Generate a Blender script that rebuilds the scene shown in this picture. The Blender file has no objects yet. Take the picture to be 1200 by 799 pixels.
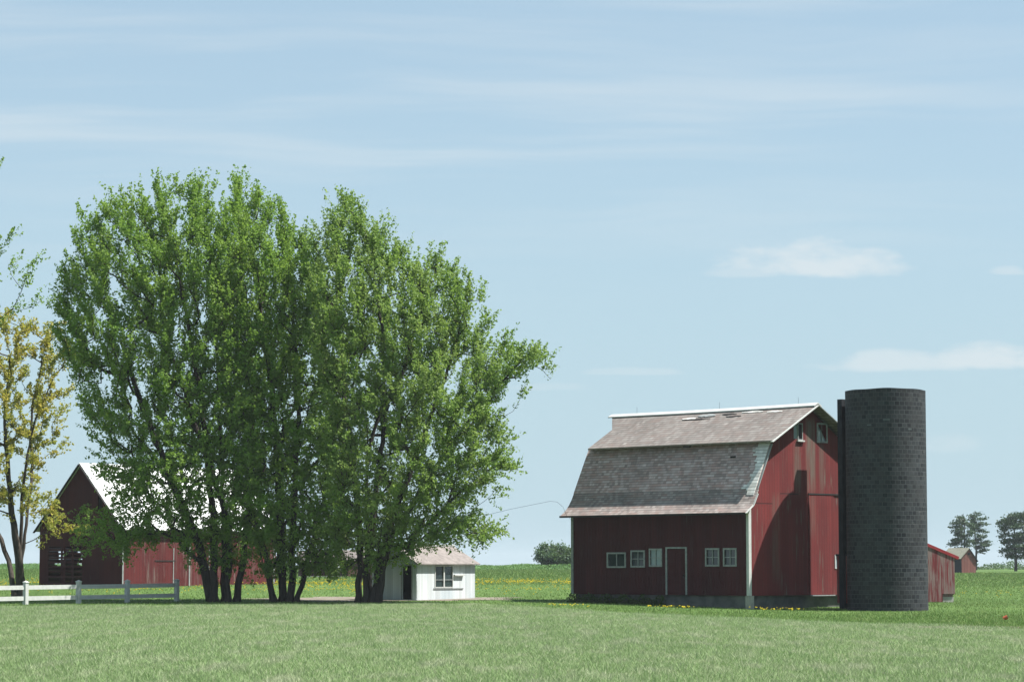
import bpy, bmesh, math, random
import numpy as np
from mathutils import Vector, Matrix
R = math.radians
random.seed(4); rng = np.random.default_rng(11)
scn = bpy.context.scene
col = scn.collection
# ------------------------------------------------------------------ camera
F = 3000.0; TILT = math.atan(264.5 / F); EYE = 2.35
cT, sT = math.cos(TILT), math.sin(TILT)
cd = bpy.data.cameras.new('camera'); cam = bpy.data.objects.new('camera', cd); col.objects.link(cam)
cam.location = (0, 0, EYE); cam.rotation_euler = (math.pi / 2 + TILT, 0, 0)
cd.sensor_width = 36; cd.lens = 36 * F / 1200; cd.clip_start = 0.5; cd.clip_end = 20000
scn.camera = cam

def at(px, py, Y):
    """real-world point at distance Y seen in direction px,py of the photograph (used to survey positions)"""
    u = (px - 600) / F; v = (399.5 - py) / F
    k = Y / (cT - v * sT)
    return np.array([u * k, Y, EYE + k * (sT + v * cT)])

LY = np.array([0, 140, 160, 175, 200, 300, 500, 700, 1500, 3500, 9000.])
LZ = np.array([0, .05, .17, .40, .95, 1.50, 2.20, 2.42, 2.2, -2, -20])
RY = np.array([0, 100, 140, 149, 156, 165, 200, 250, 400, 600, 900, 1500, 3500, 9000.])
RZ = np.array([0, 0, -.22, -.22, -.05, 0, .25, .60, 1.29, 1.65, 1.9, 1.8, -2, -20])
def gz(x, y):
    x = np.asarray(x, float); y = np.asarray(y, float)
    a = np.interp(y, LY, LZ); b = np.interp(y, RY, RZ)
    t = np.clip((x / np.maximum(y, 1) + .0) / .14, 0, 1); t = t * t * (3 - 2 * t)
    h = a * (1 - t) + b * t
    far = np.clip((y - 150) / 250, 0, 1)
    h = h + far * (.06 * np.sin(x * .05 + y * .013) + .04 * np.sin(x * .11 + 1.3))
    return h
def G(x, y): return float(gz(x, y))

# ------------------------------------------------------------------ helpers
def link(o, parent=None):
    col.objects.link(o)
    if parent is not None: o.parent = parent
    return o
def tag(o, label=None, cat=None, group=None, kind=None):
    if label: o['label'] = label
    if cat: o['category'] = cat
    if group: o['group'] = group
    if kind: o['kind'] = kind
    return o
def empty(name, loc=(0, 0, 0), rz=0):
    o = bpy.data.objects.new(name, None); o.location = loc; o.rotation_euler = (0, 0, rz)
    o.empty_display_size = .5
    return link(o)
def np_mesh(name, V, Fc, mat, parent=None, smooth=False):
    """V (n,3), Fc (m,k) with constant k"""
    me = bpy.data.meshes.new(name)
    V = np.asarray(V, np.float32); Fc = np.asarray(Fc, np.int32)
    n, k = Fc.shape
    me.vertices.add(len(V)); me.vertices.foreach_set('co', V.ravel())
    me.loops.add(n * k); me.loops.foreach_set('vertex_index', Fc.ravel())
    me.polygons.add(n); me.polygons.foreach_set('loop_start', np.arange(0, n * k, k, dtype=np.int32))
    me.polygons.foreach_set('use_smooth', np.full(n, smooth))
    me.update(calc_edges=True); me.validate()
    me.materials.append(mat)
    return link(bpy.data.objects.new(name, me), parent)
class MB:
    def __init__(s): s.bm = bmesh.new()
    def box(s, a, b, rot=None, piv=None):
        a, b = Vector(a), Vector(b)
        c = (a + b) / 2; d = b - a
        M = Matrix.Translation(c) @ Matrix.Diagonal((abs(d.x), abs(d.y), abs(d.z), 1))
        if rot is not None:
            p = Vector(piv if piv is not None else c)
            M = Matrix.Translation(p) @ rot.to_4x4() @ Matrix.Translation(-p) @ M
        bmesh.ops.create_cube(s.bm, size=1, matrix=M); return s
    def bar(s, p, q, w, h, up=(0, 0, 1)):
        p, q = Vector(p), Vector(q); d = q - p; L = d.length; z = d.normalized()
        x = Vector(up).cross(z)
        if x.length < 1e-4: x = Vector((1, 0, 0)).cross(z)
        x.normalize(); y = z.cross(x)
        M = Matrix((x, y, z)).transposed().to_4x4()
        M = Matrix.Translation((p + q) / 2) @ M @ Matrix.Diagonal((w, h, L, 1))
        bmesh.ops.create_cube(s.bm, size=1, matrix=M); return s
    def tube(s, pts, r, n=8):
        pts = [Vector(p) for p in pts]
        for i in range(len(pts) - 1):
            d = pts[i + 1] - pts[i]; L = d.length
            M = Matrix.Translation((pts[i] + pts[i + 1]) / 2) @ d.to_track_quat('Z', 'Y').to_matrix().to_4x4()
            bmesh.ops.create_cone(s.bm, cap_ends=True, segments=n, radius1=r, radius2=r, depth=L, matrix=M)
        return s
    def slab(s, outer, holes, to3d, off):
        """outer/holes in 2D -> flat polygon with openings, thickened by the vector off"""
        bm = s.bm; edges = []
        for loop in [outer] + list(holes):
            vs = [bm.verts.new(to3d(*p)) for p in loop]
            edges += [bm.edges.new((vs[i], vs[(i + 1) % len(vs)])) for i in range(len(vs))]
        r = bmesh.ops.triangle_fill(bm, use_beauty=True, use_dissolve=False, edges=edges)
        fs = [g for g in r['geom'] if isinstance(g, bmesh.types.BMFace)]
        r = bmesh.ops.extrude_face_region(bm, geom=fs, use_keep_orig=True)
        vs = [g for g in r['geom'] if isinstance(g, bmesh.types.BMVert)]
        bmesh.ops.translate(bm, vec=Vector(off), verts=vs)
        bmesh.ops.recalc_face_normals(bm, faces=bm.faces); return s
    def build(s, name, mat, parent=None, bevel=0, smooth=False):
        bmesh.ops.recalc_face_normals(s.bm, faces=s.bm.faces)
        me = bpy.data.meshes.new(name); s.bm.to_mesh(me); s.bm.free()
        me.materials.append(mat)
        if smooth:
            for p in me.polygons: p.use_smooth = True
        o = link(bpy.data.objects.new(name, me), parent)
        if bevel:
            m = o.modifiers.new('bevel', 'BEVEL'); m.width = bevel; m.segments = 2; m.limit_method = 'ANGLE'
        return o
def rect(u0, u1, z0, z1): return [(u0, z0), (u1, z0), (u1, z1), (u0, z1)]

# ------------------------------------------------------------------ materials
class NT:
    def __init__(s, name, rough=.9, spec=.2):
        s.m = bpy.data.materials.new(name); s.m.use_nodes = True
        s.t = s.m.node_tree; s.n = s.t.nodes; s.b = s.n['Principled BSDF']
        s.b.inputs['Roughness'].default_value = rough
        s.b.inputs['Specular IOR Level'].default_value = spec
    def N(s, typ, **kw):
        n = s.n.new(typ)
        for k, v in kw.items():
            if k in ('operation', 'data_type', 'blend_type', 'noise_dimensions', 'interpolation_type', 'feature', 'color_ramp'):
                setattr(n, k, v)
            else: s.set(n.inputs[k.replace('_', ' ')], v)
        return n
    def set(s, inp, v):
        if isinstance(v, bpy.types.NodeSocket): s.t.links.new(v, inp)
        elif isinstance(v, tuple) and len(v) == 3 and inp.type == 'RGBA': inp.default_value = (*v, 1)
        else: inp.default_value = v
    def math(s, op, a, b=0.0, c=None, clamp=False):
        n = s.n.new('ShaderNodeMath'); n.operation = op; n.use_clamp = clamp
        s.set(n.inputs[0], a); s.set(n.inputs[1], b)
        if c is not None: s.set(n.inputs[2], c)
        return n.outputs[0]
    def mix(s, f, a, b, mode='MIX'):
        n = s.n.new('ShaderNodeMix'); n.data_type = 'RGBA'; n.blend_type = mode
        s.set(n.inputs[0], f); s.set(n.inputs[6], a); s.set(n.inputs[7], b)
        return n.outputs[2]
    def obj(s):
        tc = s.n.new('ShaderNodeTexCoord'); sp = s.n.new('ShaderNodeSeparateXYZ')
        s.t.links.new(tc.outputs['Object'], sp.inputs[0])
        return tc.outputs['Object'], sp.outputs[0], sp.outputs[1], sp.outputs[2]
    def vec(s, x, y=0.0, z=0.0):
        n = s.n.new('ShaderNodeCombineXYZ')
        for i, v in enumerate((x, y, z)): s.set(n.inputs[i], v)
        return n.outputs[0]
    def noise(s, v, scale, det=3, rough=.55):
        n = s.n.new('ShaderNodeTexNoise'); s.set(n.inputs['Vector'], v)
        n.inputs['Scale'].default_value = scale; n.inputs['Detail'].default_value = det; n.inputs['Roughness'].default_value = rough
        return n.outputs['Fac']
    def ramp(s, f, a, b, smooth=True):
        n = s.n.new('ShaderNodeMapRange'); n.interpolation_type = 'SMOOTHSTEP' if smooth else 'LINEAR'
        s.set(n.inputs[0], f); n.inputs[1].default_value = a; n.inputs[2].default_value = b
        return n.outputs[0]
    def bump(s, h, strength=.4, dist=.02):
        n = s.n.new('ShaderNodeBump'); n.inputs['Strength'].default_value = strength; n.inputs['Distance'].default_value = dist
        s.set(n.inputs['Height'], h); s.t.links.new(n.outputs[0], s.b.inputs['Normal'])
    def out(s, c): s.set(s.b.inputs['Base Color'], c); return s.m

KA = .64
def sc(c): return tuple(v * KA for v in c)
def plain(name, c, rough=.85, spec=.25, var=.25, scale=2.5, metal=0):
    c = sc(c); t = NT(name, rough, spec); o, x, y, z = t.obj()
    n = t.ramp(t.noise(o, scale, 5), .3, .7)
    dark = tuple(v * (1 - var) for v in c)
    t.b.inputs['Metallic'].default_value = metal
    return t.out(t.mix(n, dark, c))

def siding(name, axis, paint, worn, wear=.45, width=.24, streaks=(), seams=(), gap=.07):
    """vertical painted boards: tone per board, worn streaks where the paint has gone"""
    paint = sc(paint); worn = sc(worn); t = NT(name, .82, .2); o, x, y, z = t.obj(); u = x if axis == 'x' else y
    k = t.math('DIVIDE', u, width); fl = t.math('FLOOR', k); fr = t.math('FRACT', k)
    wn = t.n.new('ShaderNodeTexWhiteNoise'); wn.noise_dimensions = '2D'; t.set(wn.inputs['Vector'], t.vec(fl, 3.0))
    tone = wn.outputs['Value']
    c = t.mix(tone, tuple(v * .78 for v in paint), tuple(v * 1.12 for v in paint))
    big = t.noise(t.vec(t.math('MULTIPLY', u, .5), t.math('MULTIPLY', z, .25)), 1.0, 3)
    c = t.mix(t.ramp(big, .35, .7), c, tuple(v * m for v, m in zip(paint, (.72, .8, .85))))
    st = t.noise(t.vec(t.math('MULTIPLY', u, 7), t.math('MULTIPLY', z, .45), t.math('MULTIPLY', tone, 5)), 1.0, 5, .65)
    st = t.math('ADD', st, t.math('MULTIPLY', t.math('SUBTRACT', big, .5), .6))
    m = t.ramp(st, .74 - wear * .35, .92 - wear * .35)
    for (u0, u1, z0, z1, a) in streaks:          # a patch of bare boards with a place of its own
        w1 = t.math('MULTIPLY', t.ramp(u, u0 - .1, u0 + .15), t.ramp(u, u1 + .1, u1 - .15))
        w2 = t.math('MULTIPLY', t.ramp(z, z0 - .8, z0 + .8), t.ramp(z, z1 + .3, z1 - .3))
        w = t.math('MULTIPLY', t.math('MULTIPLY', w1, w2), t.math('MULTIPLY', t.ramp(st, .25, .6), a))
        m = t.math('MAXIMUM', m, w)
    c = t.mix(m, c, worn)
    g = t.math('LESS_THAN', fr, gap)
    for (u0, u1, z0) in seams:
        a = t.math('MULTIPLY', t.math('GREATER_THAN', u, u0), t.math('LESS_THAN', u, u1))
        b = t.math('LESS_THAN', t.math('ABSOLUTE', t.math('SUBTRACT', z, z0)), .04)
        g = t.math('MAXIMUM', g, t.math('MULTIPLY', a, b))
    c = t.mix(t.math('MULTIPLY', g, .65), c, (.02, .012, .012))
    t.bump(t.math('ADD', t.math('MULTIPLY', g, -1), t.math('MULTIPLY', tone, .5)), .6, .02)
    return t.out(c)

def shingles(name, ca, cb, patch, rowh=.15, bare=0.0):
    """wooden shingle courses; runs along local y, courses follow the height"""
    ca, cb, patch = sc(ca), sc(cb), sc(patch); t = NT(name, .9, .15); o, x, y, z = t.obj()
    row = t.math('DIVIDE', z, rowh); fl = t.math('FLOOR', row); fr = t.math('FRACT', row)
    wn0 = t.n.new('ShaderNodeTexWhiteNoise'); wn0.noise_dimensions = '1D'; t.set(wn0.inputs['W'], fl)
    yy = t.math('ADD', t.math('MULTIPLY', y, 4.2), t.math('MULTIPLY', wn0.outputs['Value'], 9))
    wn = t.n.new('ShaderNodeTexWhiteNoise'); wn.noise_dimensions = '2D'
    t.set(wn.inputs['Vector'], t.vec(t.math('FLOOR', yy), fl))
    c = t.mix(wn.outputs['Value'], ca, cb)
    rown = t.noise(t.vec(t.math('MULTIPLY', y, .9), t.math('MULTIPLY', fl, .7)), 1.0, 4, .7)
    c = t.mix(t.ramp(rown, .42, .68), c, patch)
    big = t.noise(t.vec(t.math('MULTIPLY', y, .35), t.math('MULTIPLY', z, .5)), 1.0, 4)
    c = t.mix(t.math('MULTIPLY', t.ramp(big, .4, .75), .5), c, tuple(v * .6 for v in ca))
    pale = t.noise(t.vec(t.math('MULTIPLY', y, 1.3), t.math('MULTIPLY', fl, 3.1), 4.0), 1.0, 3)
    c = t.mix(t.math('MULTIPLY', t.ramp(pale, .6, .75), .7), c, tuple(v * 1.3 for v in cb))
    g = t.math('LESS_THAN', fr, .2)
    c = t.mix(t.math('MULTIPLY', g, .5), c, (.03, .028, .028))
    t.bump(t.math('SUBTRACT', 1, fr), .8, .03)
    return t.out(c)

def foliage(name, ca, cb, cc, trans=.35, rough=.5, nscale=.5):
    ca, cb, cc = sc(ca), sc(cb), sc(cc)
    t = NT(name, rough, .3); o, x, y, z = t.obj()
    ge = t.n.new('ShaderNodeNewGeometry')
    r = ge.outputs['Random Per Island']
    c = t.mix(t.ramp(r, 0, .75, False), ca, cb)
    n = t.noise(o, nscale, 2)
    c = t.mix(t.math('MULTIPLY', t.ramp(n, .4, .65), .75), c, cc)
    t.out(c)
    tr = t.n.new('ShaderNodeBsdfTranslucent'); ms = t.n.new('ShaderNodeMixShader'); ms.inputs[0].default_value = trans
    t.set(tr.inputs['Color'], t.mix(.3, c, (.22, .32, .02)))
    t.t.links.new(t.b.outputs[0], ms.inputs[1]); t.t.links.new(tr.outputs[0], ms.inputs[2])
    t.t.links.new(ms.outputs[0], t.n['Material Output'].inputs['Surface'])
    return t.m

def bark(name, c):
    t = NT(name, .95, .1); o, x, y, z = t.obj()
    n = t.noise(t.vec(t.math('MULTIPLY', x, 9), t.math('MULTIPLY', y, 9), t.math('MULTIPLY', z, 1.4)), 1.0, 5, .7)
    t.bump(n, .8, .05)
    return t.out(t.mix(t.ramp(n, .3, .7), tuple(v * .5 for v in c), c))

M = {}
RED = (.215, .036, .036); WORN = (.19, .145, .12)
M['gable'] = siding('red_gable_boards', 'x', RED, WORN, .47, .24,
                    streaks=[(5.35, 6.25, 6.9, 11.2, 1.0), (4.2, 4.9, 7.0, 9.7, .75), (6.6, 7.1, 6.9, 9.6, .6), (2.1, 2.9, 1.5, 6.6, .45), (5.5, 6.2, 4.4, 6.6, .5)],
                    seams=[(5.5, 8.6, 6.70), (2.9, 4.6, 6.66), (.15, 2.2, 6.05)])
M['front'] = siding('red_front_boards', 'y', (.085, .016, .019), (.10, .06, .055), .4, .24)  # darker red than the gable: the front's shade is put into the paint
M['barn_in'] = plain('barn_inside_wood', (.10, .07, .05))
M['barn_dark'] = plain('sooty_inner_boards', (.03, .028, .026))  # near-black so that interior shade is painted into the lining
M['roof_up'] = shingles('upper_roof_shingles', (.235, .212, .197), (.36, .337, .317), (.27, .22, .20))
M['roof_low'] = shingles('lower_roof_shingles', (.40, .315, .295), (.78, .65, .62), (.60, .40, .36), .16)
M['roof_flare'] = shingles('eave_shingles', (.27, .235, .22), (.50, .45, .425), (.40, .29, .26), .14)
M['sheath'] = shingles('bare_pale_shingles', (.85, .85, .80), (1.1, 1.1, 1.05), (.7, .7, .66), .2)
M['white'] = plain('weathered_white_paint', (.74, .76, .74), .6, .3, .14, 4)
M['white_dull'] = plain('dull_white_trim', (.42, .45, .45), .75, .2, .3, 6)
M['trim_dark'] = plain('dark_roof_edge', (.05, .045, .045))
M['concrete'] = plain('old_concrete', (.20, .21, .20), .95, .1, .4, 1.5)
M['concrete_pale'] = plain('pale_concrete', (.55, .55, .5), .95, .1, .3, 2)
M['dark'] = plain('dark_iron', (.03, .03, .032), .6, .3)
t = NT('window_glass', .08, .6); o_, x_, y_, z_ = t.obj()
M['glass'] = t.out(t.mix(t.noise(o_, 3, 3), (.012, .02, .022), (.03, .045, .048)))
t = NT('dusty_glass', .18, .7); o_, x_, y_, z_ = t.obj()
M['glass_pale'] = t.out(t.mix(t.noise(o_, 3, 3), (.16, .22, .24), (.28, .34, .36)))

# silo blocks, laid out on the cylinder's own UV
t = NT('dark_glazed_silo_tile', .7, .12)
uv = t.n.new('ShaderNodeUVMap'); sp = t.n.new('ShaderNodeSeparateXYZ'); t.t.links.new(uv.outputs[0], sp.inputs[0])
br = t.n.new('ShaderNodeTexBrick'); t.t.links.new(uv.outputs[0], br.inputs['Vector'])
br.offset = .5
for k, v in {'Color1': (.014, .017, .0215, 1), 'Color2': (.046, .051, .057, 1), 'Mortar': (.066, .070, .074, 1), 'Scale': 1.0, 'Mortar Size': .018,
             'Mortar Smooth': .3, 'Bias': -.1, 'Brick Width': .31, 'Row Height': .255}.items(): br.inputs[k].default_value = v
n1 = t.noise(uv.outputs[0], .9, 5, .65); n2 = t.noise(t.vec(t.math('MULTIPLY', sp.outputs[0], 1.5), t.math('MULTIPLY', sp.outputs[1], 4)), 1.0, 3)
c_ = t.mix(t.math('MULTIPLY', t.ramp(n1, .35, .7), .6), br.outputs['Color'], (.036, .036, .038))
c_ = t.mix(t.math('MULTIPLY', t.ramp(n2, .62, .78), .5), c_, (.12, .12, .118))
t.bump(t.math('ADD', t.math('MULTIPLY', br.outputs['Fac'], -.6), t.math('MULTIPLY', n1, .6)), .6, .03)
M['silo'] = t.out(c_)
M['silo_chute'] = plain('dark_chute_metal', (.042, .047, .056), .8, .1, .4, 1.2)
M['silo_in'] = plain('silo_inside', (.07, .07, .07))
M['scar'] = plain('pale_mortar_scar', (.15, .17, .18), .9, .1, .3)

M['metal_roof'] = (lambda t: (t.b.inputs.__getitem__('Metallic').__setattr__('default_value', 0), t)[1])(NT('white_metal_roof', .45, .4))
_t = M['metal_roof']; o_, x_, y_, z_ = _t.obj()
_f = _t.math('FRACT', _t.math('DIVIDE', x_, .6)); _g = _t.math('LESS_THAN', _f, .06)
_t.bump(_g, .5, .03)
M['metal_roof'] = _t.out(_t.mix(_t.ramp(_t.noise(_t.vec(_t.math('MULTIPLY', x_, .8), _t.math('MULTIPLY', z_, 3)), 1, 4), .4, .75), (.66, .68, .69), (.5, .5, .49)))
M['barn2_long'] = siding('red_long_wall_boards', 'x', (.15, .026, .027), (.22, .15, .135), .62, .30, gap=.09)
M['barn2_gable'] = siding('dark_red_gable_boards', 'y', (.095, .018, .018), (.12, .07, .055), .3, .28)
M['shed_white'] = siding('white_shed_boards', 'x', (.86, .91, .93), (.5, .5, .48), .3, .16, gap=.05)
M['shed_white_side'] = siding('white_shed_side_boards', 'y', (.85, .95, .98), (.30, .31, .29), .2, .16, gap=.05)
M['shed_roof'] = plain('faded_asphalt_roof', (.36, .325, .31), .95, .1, .3, 3)
M['annex'] = siding('worn_red_annex_boards', 'x', (.25, .045, .05), (.30, .22, .205), 1.0, .22)
M['annex_y'] = siding('worn_red_annex_side', 'y', (.25, .05, .05), (.27, .21, .19), .7, .22)
M['red_metal'] = plain('red_metal_roof', (.48, .06, .07), .6, .2, .3)
M['far_barn'] = siding('faded_pink_boards', 'x', (.33, .13, .11), (.35, .26, .22), .5, .5)
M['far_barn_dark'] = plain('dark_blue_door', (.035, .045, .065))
M['far_roof'] = plain('pale_tan_roof', (.52, .50, .40), .9, .1, .2)
M['far_brown_roof'] = plain('weathered_brown_roof', (.24, .21, .20))
M['far_barn_brown'] = plain('weathered_brown_boards', (.16, .09, .07))
M['bark'] = bark('dark_maple_bark', (.055, .048, .042))
M['bark_grey'] = bark('grey_brown_bark', (.085, .072, .062))
M['leaf_maple'] = foliage('maple_leaves', (.20, .37, .055), (.30, .52, .09), (.36, .54, .11), .54)
M['leaf_right'] = foliage('maple_leaves_lighter', (.22, .38, .07), (.33, .52, .12), (.41, .56, .16), .54)
M['leaf_yellow'] = foliage('yellow_spring_leaves', (.62, .54, .09), (.74, .62, .12), (.40, .48, .11), .5)
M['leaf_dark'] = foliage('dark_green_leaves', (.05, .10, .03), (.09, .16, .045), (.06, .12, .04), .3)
M['pine'] = foliage('pine_needles', (.045, .10, .055), (.08, .14, .07), (.07, .12, .075), .15)
M['bush'] = foliage('bush_leaves', (.08, .17, .075), (.13, .22, .10), (.10, .19, .09), .3)
M['tallcrop'] = foliage('tall_crop_leaves', (.16, .32, .10), (.21, .38, .13), (.18, .35, .12), .3, .7, .08)

# ground materials
def ground_mat(name, a, b, c3, s1, s2):
    a, b, c3 = sc(a), sc(b), sc(c3)
    t = NT(name, .95, .1); o, x, y, z = t.obj()
    n1 = t.noise(o, s1, 4, .6); n2 = t.noise(o, s2, 4, .7)
    n3 = t.noise(t.vec(t.math('MULTIPLY', x, .05), t.math('MULTIPLY', y, .018)), 1.0, 3)
    cc = t.mix(t.ramp(n1, .35, .65), a, b)
    cc = t.mix(t.math('MULTIPLY', t.ramp(n2, .45, .7), .6), cc, c3)
    cc = t.mix(t.math('MULTIPLY', t.ramp(n3, .45, .62), .55), cc, tuple(v * .72 for v in a))
    t.bump(n2, .6, .08)
    return t.out(cc)
M['lawn'] = ground_mat('lawn_ground', (.10, .185, .045), (.135, .225, .06), (.15, .225, .075), .35, 3)
M['field'] = ground_mat('field_ground', (.15, .215, .09), (.21, .26, .13), (.24, .25, .15), .5, 4)
M['dirt'] = ground_mat('bare_dirt', (.26, .22, .19), (.33, .29, .25), (.16, .19, .09), .8, 5)
def blade_mat(name, cols, nscale=.25, trans=.3):
    cols = [(p, sc(c)) for p, c in cols]
    t = NT(name, .75, .15); o, x, y, z = t.obj(); ge = t.n.new('ShaderNodeNewGeometry')
    cr = t.n.new('ShaderNodeValToRGB'); cr.color_ramp.interpolation = 'CONSTANT'
    el = cr.color_ramp.elements
    for i, (p, cc) in enumerate(cols):
        e = el[i] if i < 2 else el.new(p)
        e.position = p; e.color = (*cc, 1)
    t.set(cr.inputs[0], ge.outputs['Random Per Island'])
    n = t.noise(o, nscale, 4); n2 = t.noise(t.vec(t.math('MULTIPLY', x, .9), t.math('MULTIPLY', y, .16)), 1, 4, .6)
    cc = t.mix(t.math('MULTIPLY', t.ramp(n, .4, .65), .5), cr.outputs[0], tuple(v * .75 for v in cols[0][1]))
    cc = t.mix(t.math('MULTIPLY', t.ramp(n2, .48, .66), .75), cc, cols[-1][1])
    t.out(cc)
    tr = t.n.new('ShaderNodeBsdfTranslucent'); ms = t.n.new('ShaderNodeMixShader'); ms.inputs[0].default_value = trans
    t.set(tr.inputs['Color'], cc)
    t.t.links.new(t.b.outputs[0], ms.inputs[1]); t.t.links.new(tr.outputs[0], ms.inputs[2])
    t.t.links.new(ms.outputs[0], t.n['Material Output'].inputs['Surface'])
    return t.m
M['crop'] = blade_mat('field_grass_blades', [(0, (.31, .46, .19)), (.4, (.37, .51, .24)), (.72, (.27, .42, .16)), (.88, (.52, .56, .38))], 1.2)
M['lawnb'] = blade_mat('lawn_blades', [(0, (.17, .30, .075)), (.5, (.22, .35, .10)), (.9, (.29, .37, .14))], .5)
M['petal'] = plain('dandelion_yellow', (.62, .50, .03), .8, .1, .1)

# ------------------------------------------------------------------ world, sun
to_sun = Vector((math.cos(R(59.8)) * .998, -math.cos(R(59.8)) * .062, math.sin(R(59.8))))
w = bpy.data.worlds.new('World'); scn.world = w; w.use_nodes = True
nt = w.node_tree; bg = nt.nodes['Background']; bg.inputs['Strength'].default_value = .066
sky = nt.nodes.new('ShaderNodeTexSky'); sky.sky_type = 'NISHITA'; sky.sun_disc = False
sky.sun_elevation = R(59.8); sky.sun_rotation = R(93.6); sky.air_density = 1.0; sky.dust_density = .7; sky.ozone_density = 1.4
sky.altitude = 200
W_ = NT.__new__(NT); W_.t = nt; W_.n = nt.nodes
tc = nt.nodes.new('ShaderNodeTexCoord'); sp = nt.nodes.new('ShaderNodeSeparateXYZ'); nt.links.new(tc.outputs['Generated'], sp.inputs[0])
dx, dy, dz = sp.outputs
ay = W_.math('MAXIMUM', W_.math('ABSOLUTE', dy), .05)
az = W_.math('DIVIDE', dx, ay); el = W_.math('DIVIDE', dz, ay)
# thin high cloud in long streaks
wob = W_.noise(W_.vec(W_.math('MULTIPLY', az, 3), W_.math('MULTIPLY', el, 14)), 1.0, 3)
c1 = W_.noise(W_.vec(W_.math('MULTIPLY', az, 4.0), W_.math('ADD', W_.math('MULTIPLY', el, 62), W_.math('MULTIPLY', wob, 2.2)), 2.3), 1.0, 5, .55)
c2 = W_.noise(W_.vec(W_.math('MULTIPLY', az, 2.0), W_.math('MULTIPLY', el, 12), 7.1), 1.0, 3)
cir = W_.math('MULTIPLY', W_.ramp(c1, .40, .72), W_.math('ADD', .25, W_.math('MULTIPLY', W_.ramp(c2, .35, .65), .75)))
cir = W_.math('MULTIPLY', cir, W_.math('MULTIPLY', W_.ramp(el, .09, .16), .42))
# small low cumulus banks
puff = W_.noise(W_.vec(W_.math('MULTIPLY', az, 34), W_.math('MULTIPLY', el, 80), 1.7), 1.0, 5, .6)
def bank(px, py, hw, hh, k):
    u0 = (px - 600) / F; v0 = (664 - py) / F
    a = W_.math('POWER', W_.math('DIVIDE', W_.math('SUBTRACT', az, u0), hw / F), 2.0)
    b = W_.math('DIVIDE', W_.math('SUBTRACT', el, v0), hh / F)
    b = W_.math('POWER', W_.math('MULTIPLY', b, W_.math('ADD', 1.0, W_.math('MULTIPLY', W_.math('LESS_THAN', b, 0.0), 1.1))), 2.0)
    d = W_.math('SUBTRACT', 1.0, W_.math('ADD', a, b))
    d = W_.math('ADD', d, W_.math('MULTIPLY', W_.math('SUBTRACT', puff, .5), 2.8))
    return W_.math('MULTIPLY', W_.ramp(d, .0, .95), k)
cum = bank(960, 310, 130, 34, .66)
for b_ in (bank(880, 320, 60, 14, .3), bank(1165, 424, 105, 25, .62), bank(1065, 428, 130, 20, .5), bank(1185, 318, 28, 10, .35), bank(740, 437, 60, 8, .22), bank(1110, 525, 50, 20, .2), bank(640, 455, 70, 8, .15)):
    cum = W_.math('MAXIMUM', cum, b_)
mask = W_.math('MAXIMUM', cir, cum)
veil = W_.math('ADD', .6, W_.math('MULTIPLY', W_.ramp(el, .22, .0), .32))     # thin high veil, thicker towards the horizon
skyc = W_.mix(veil, sky.outputs[0], (3.35, 4.6, 5.3))
nt.links.new(W_.mix(mask, skyc, (5.4, 5.75, 5.9)), bg.inputs['Color'])

sd = bpy.data.lights.new('sun', 'SUN'); sd.energy = 5.0; sd.angle = R(.53); sd.color = (1, .955, .89)
so = bpy.data.objects.new('sun', sd); col.objects.link(so); so.rotation_euler = to_sun.to_track_quat('Z', 'Y').to_euler()

# ------------------------------------------------------------------ ground
def grid(name, ys, xs_of, mat, lift=0):
    V = []; nx = None
    for y in ys:
        xs = xs_of(y); nx = len(xs)
        V.append(np.stack([xs, np.full(nx, y), gz(xs, y) + lift], 1))
    V = np.concatenate(V); F_ = []
    for j in range(len(ys) - 1):
        i = np.arange(nx - 1) + j * nx
        F_.append(np.stack([i, i + 1, i + 1 + nx, i + nx], 1))
    o = np_mesh(name, V, np.concatenate(F_), mat, None, True); return o
ys = np.concatenate([np.arange(-60, 130, 10), np.arange(130, 260, 4), np.geomspace(260, 9000, 60)])
tag(grid('ground', ys, lambda y: np.linspace(-1, 1, 81) * max(120, abs(y) * .75), M['lawn']), kind='structure')
# front field: edge surveyed from the photo
BX = np.array([-60, -31, -2, 4, 7, 12, 17, 20, 30, 60.]); BY = np.array([136, 148, 156, 138, 131, 119, 107, 94, 80, 60.])
def edge(x): return np.interp(x, BX, BY) + .8 * np.sin(x * .7) + .5 * np.sin(x * 1.9)
xs = np.linspace(-70, 60, 260); V = []; nr = 60
for k in range(nr):
    f = k / (nr - 1); yy = -40 + (edge(xs) + 40) * f
    V.append(np.stack([xs, yy, gz(xs, yy) + .012], 1))
F_ = [np.stack([np.arange(259) + j * 260, np.arange(259) + 1 + j * 260, np.arange(259) + 1 + (j + 1) * 260, np.arange(259) + (j + 1) * 260], 1) for j in range(nr - 1)]
tag(np_mesh('field', np.concatenate(V), np.concatenate(F_), M['field'], None, True), kind='structure')
def patch(name, cx, cy, rx, ry, mat, lift, seed):
    n = 72; r = np.random.default_rng(seed); V = [[cx, cy, G(cx, cy) + lift]]; rings = 8
    ang = np.linspace(0, 2 * np.pi, n, endpoint=False)
    wob = 1 + sum(.09 * np.sin(ang * k + r.uniform(0, 6)) for k in (2, 3, 5, 8, 13))
    for q in range(1, rings + 1):
        x = cx + rx * wob * np.cos(ang) * q / rings; y = cy + ry * wob * np.sin(ang) * q / rings
        V += np.stack([x, y, gz(x, y) + lift], 1).tolist()
    me = [(0, 1 + i, 1 + (i + 1) % n) for i in range(n)]
    for q in range(rings - 1):
        a = 1 + q * n; b = a + n
        for i in range(n):
            j = (i + 1) % n; me += [(a + i, b + i, b + j), (a + i, b + j, a + j)]
    return np_mesh(name, V, me, mat, None, True)
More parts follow.
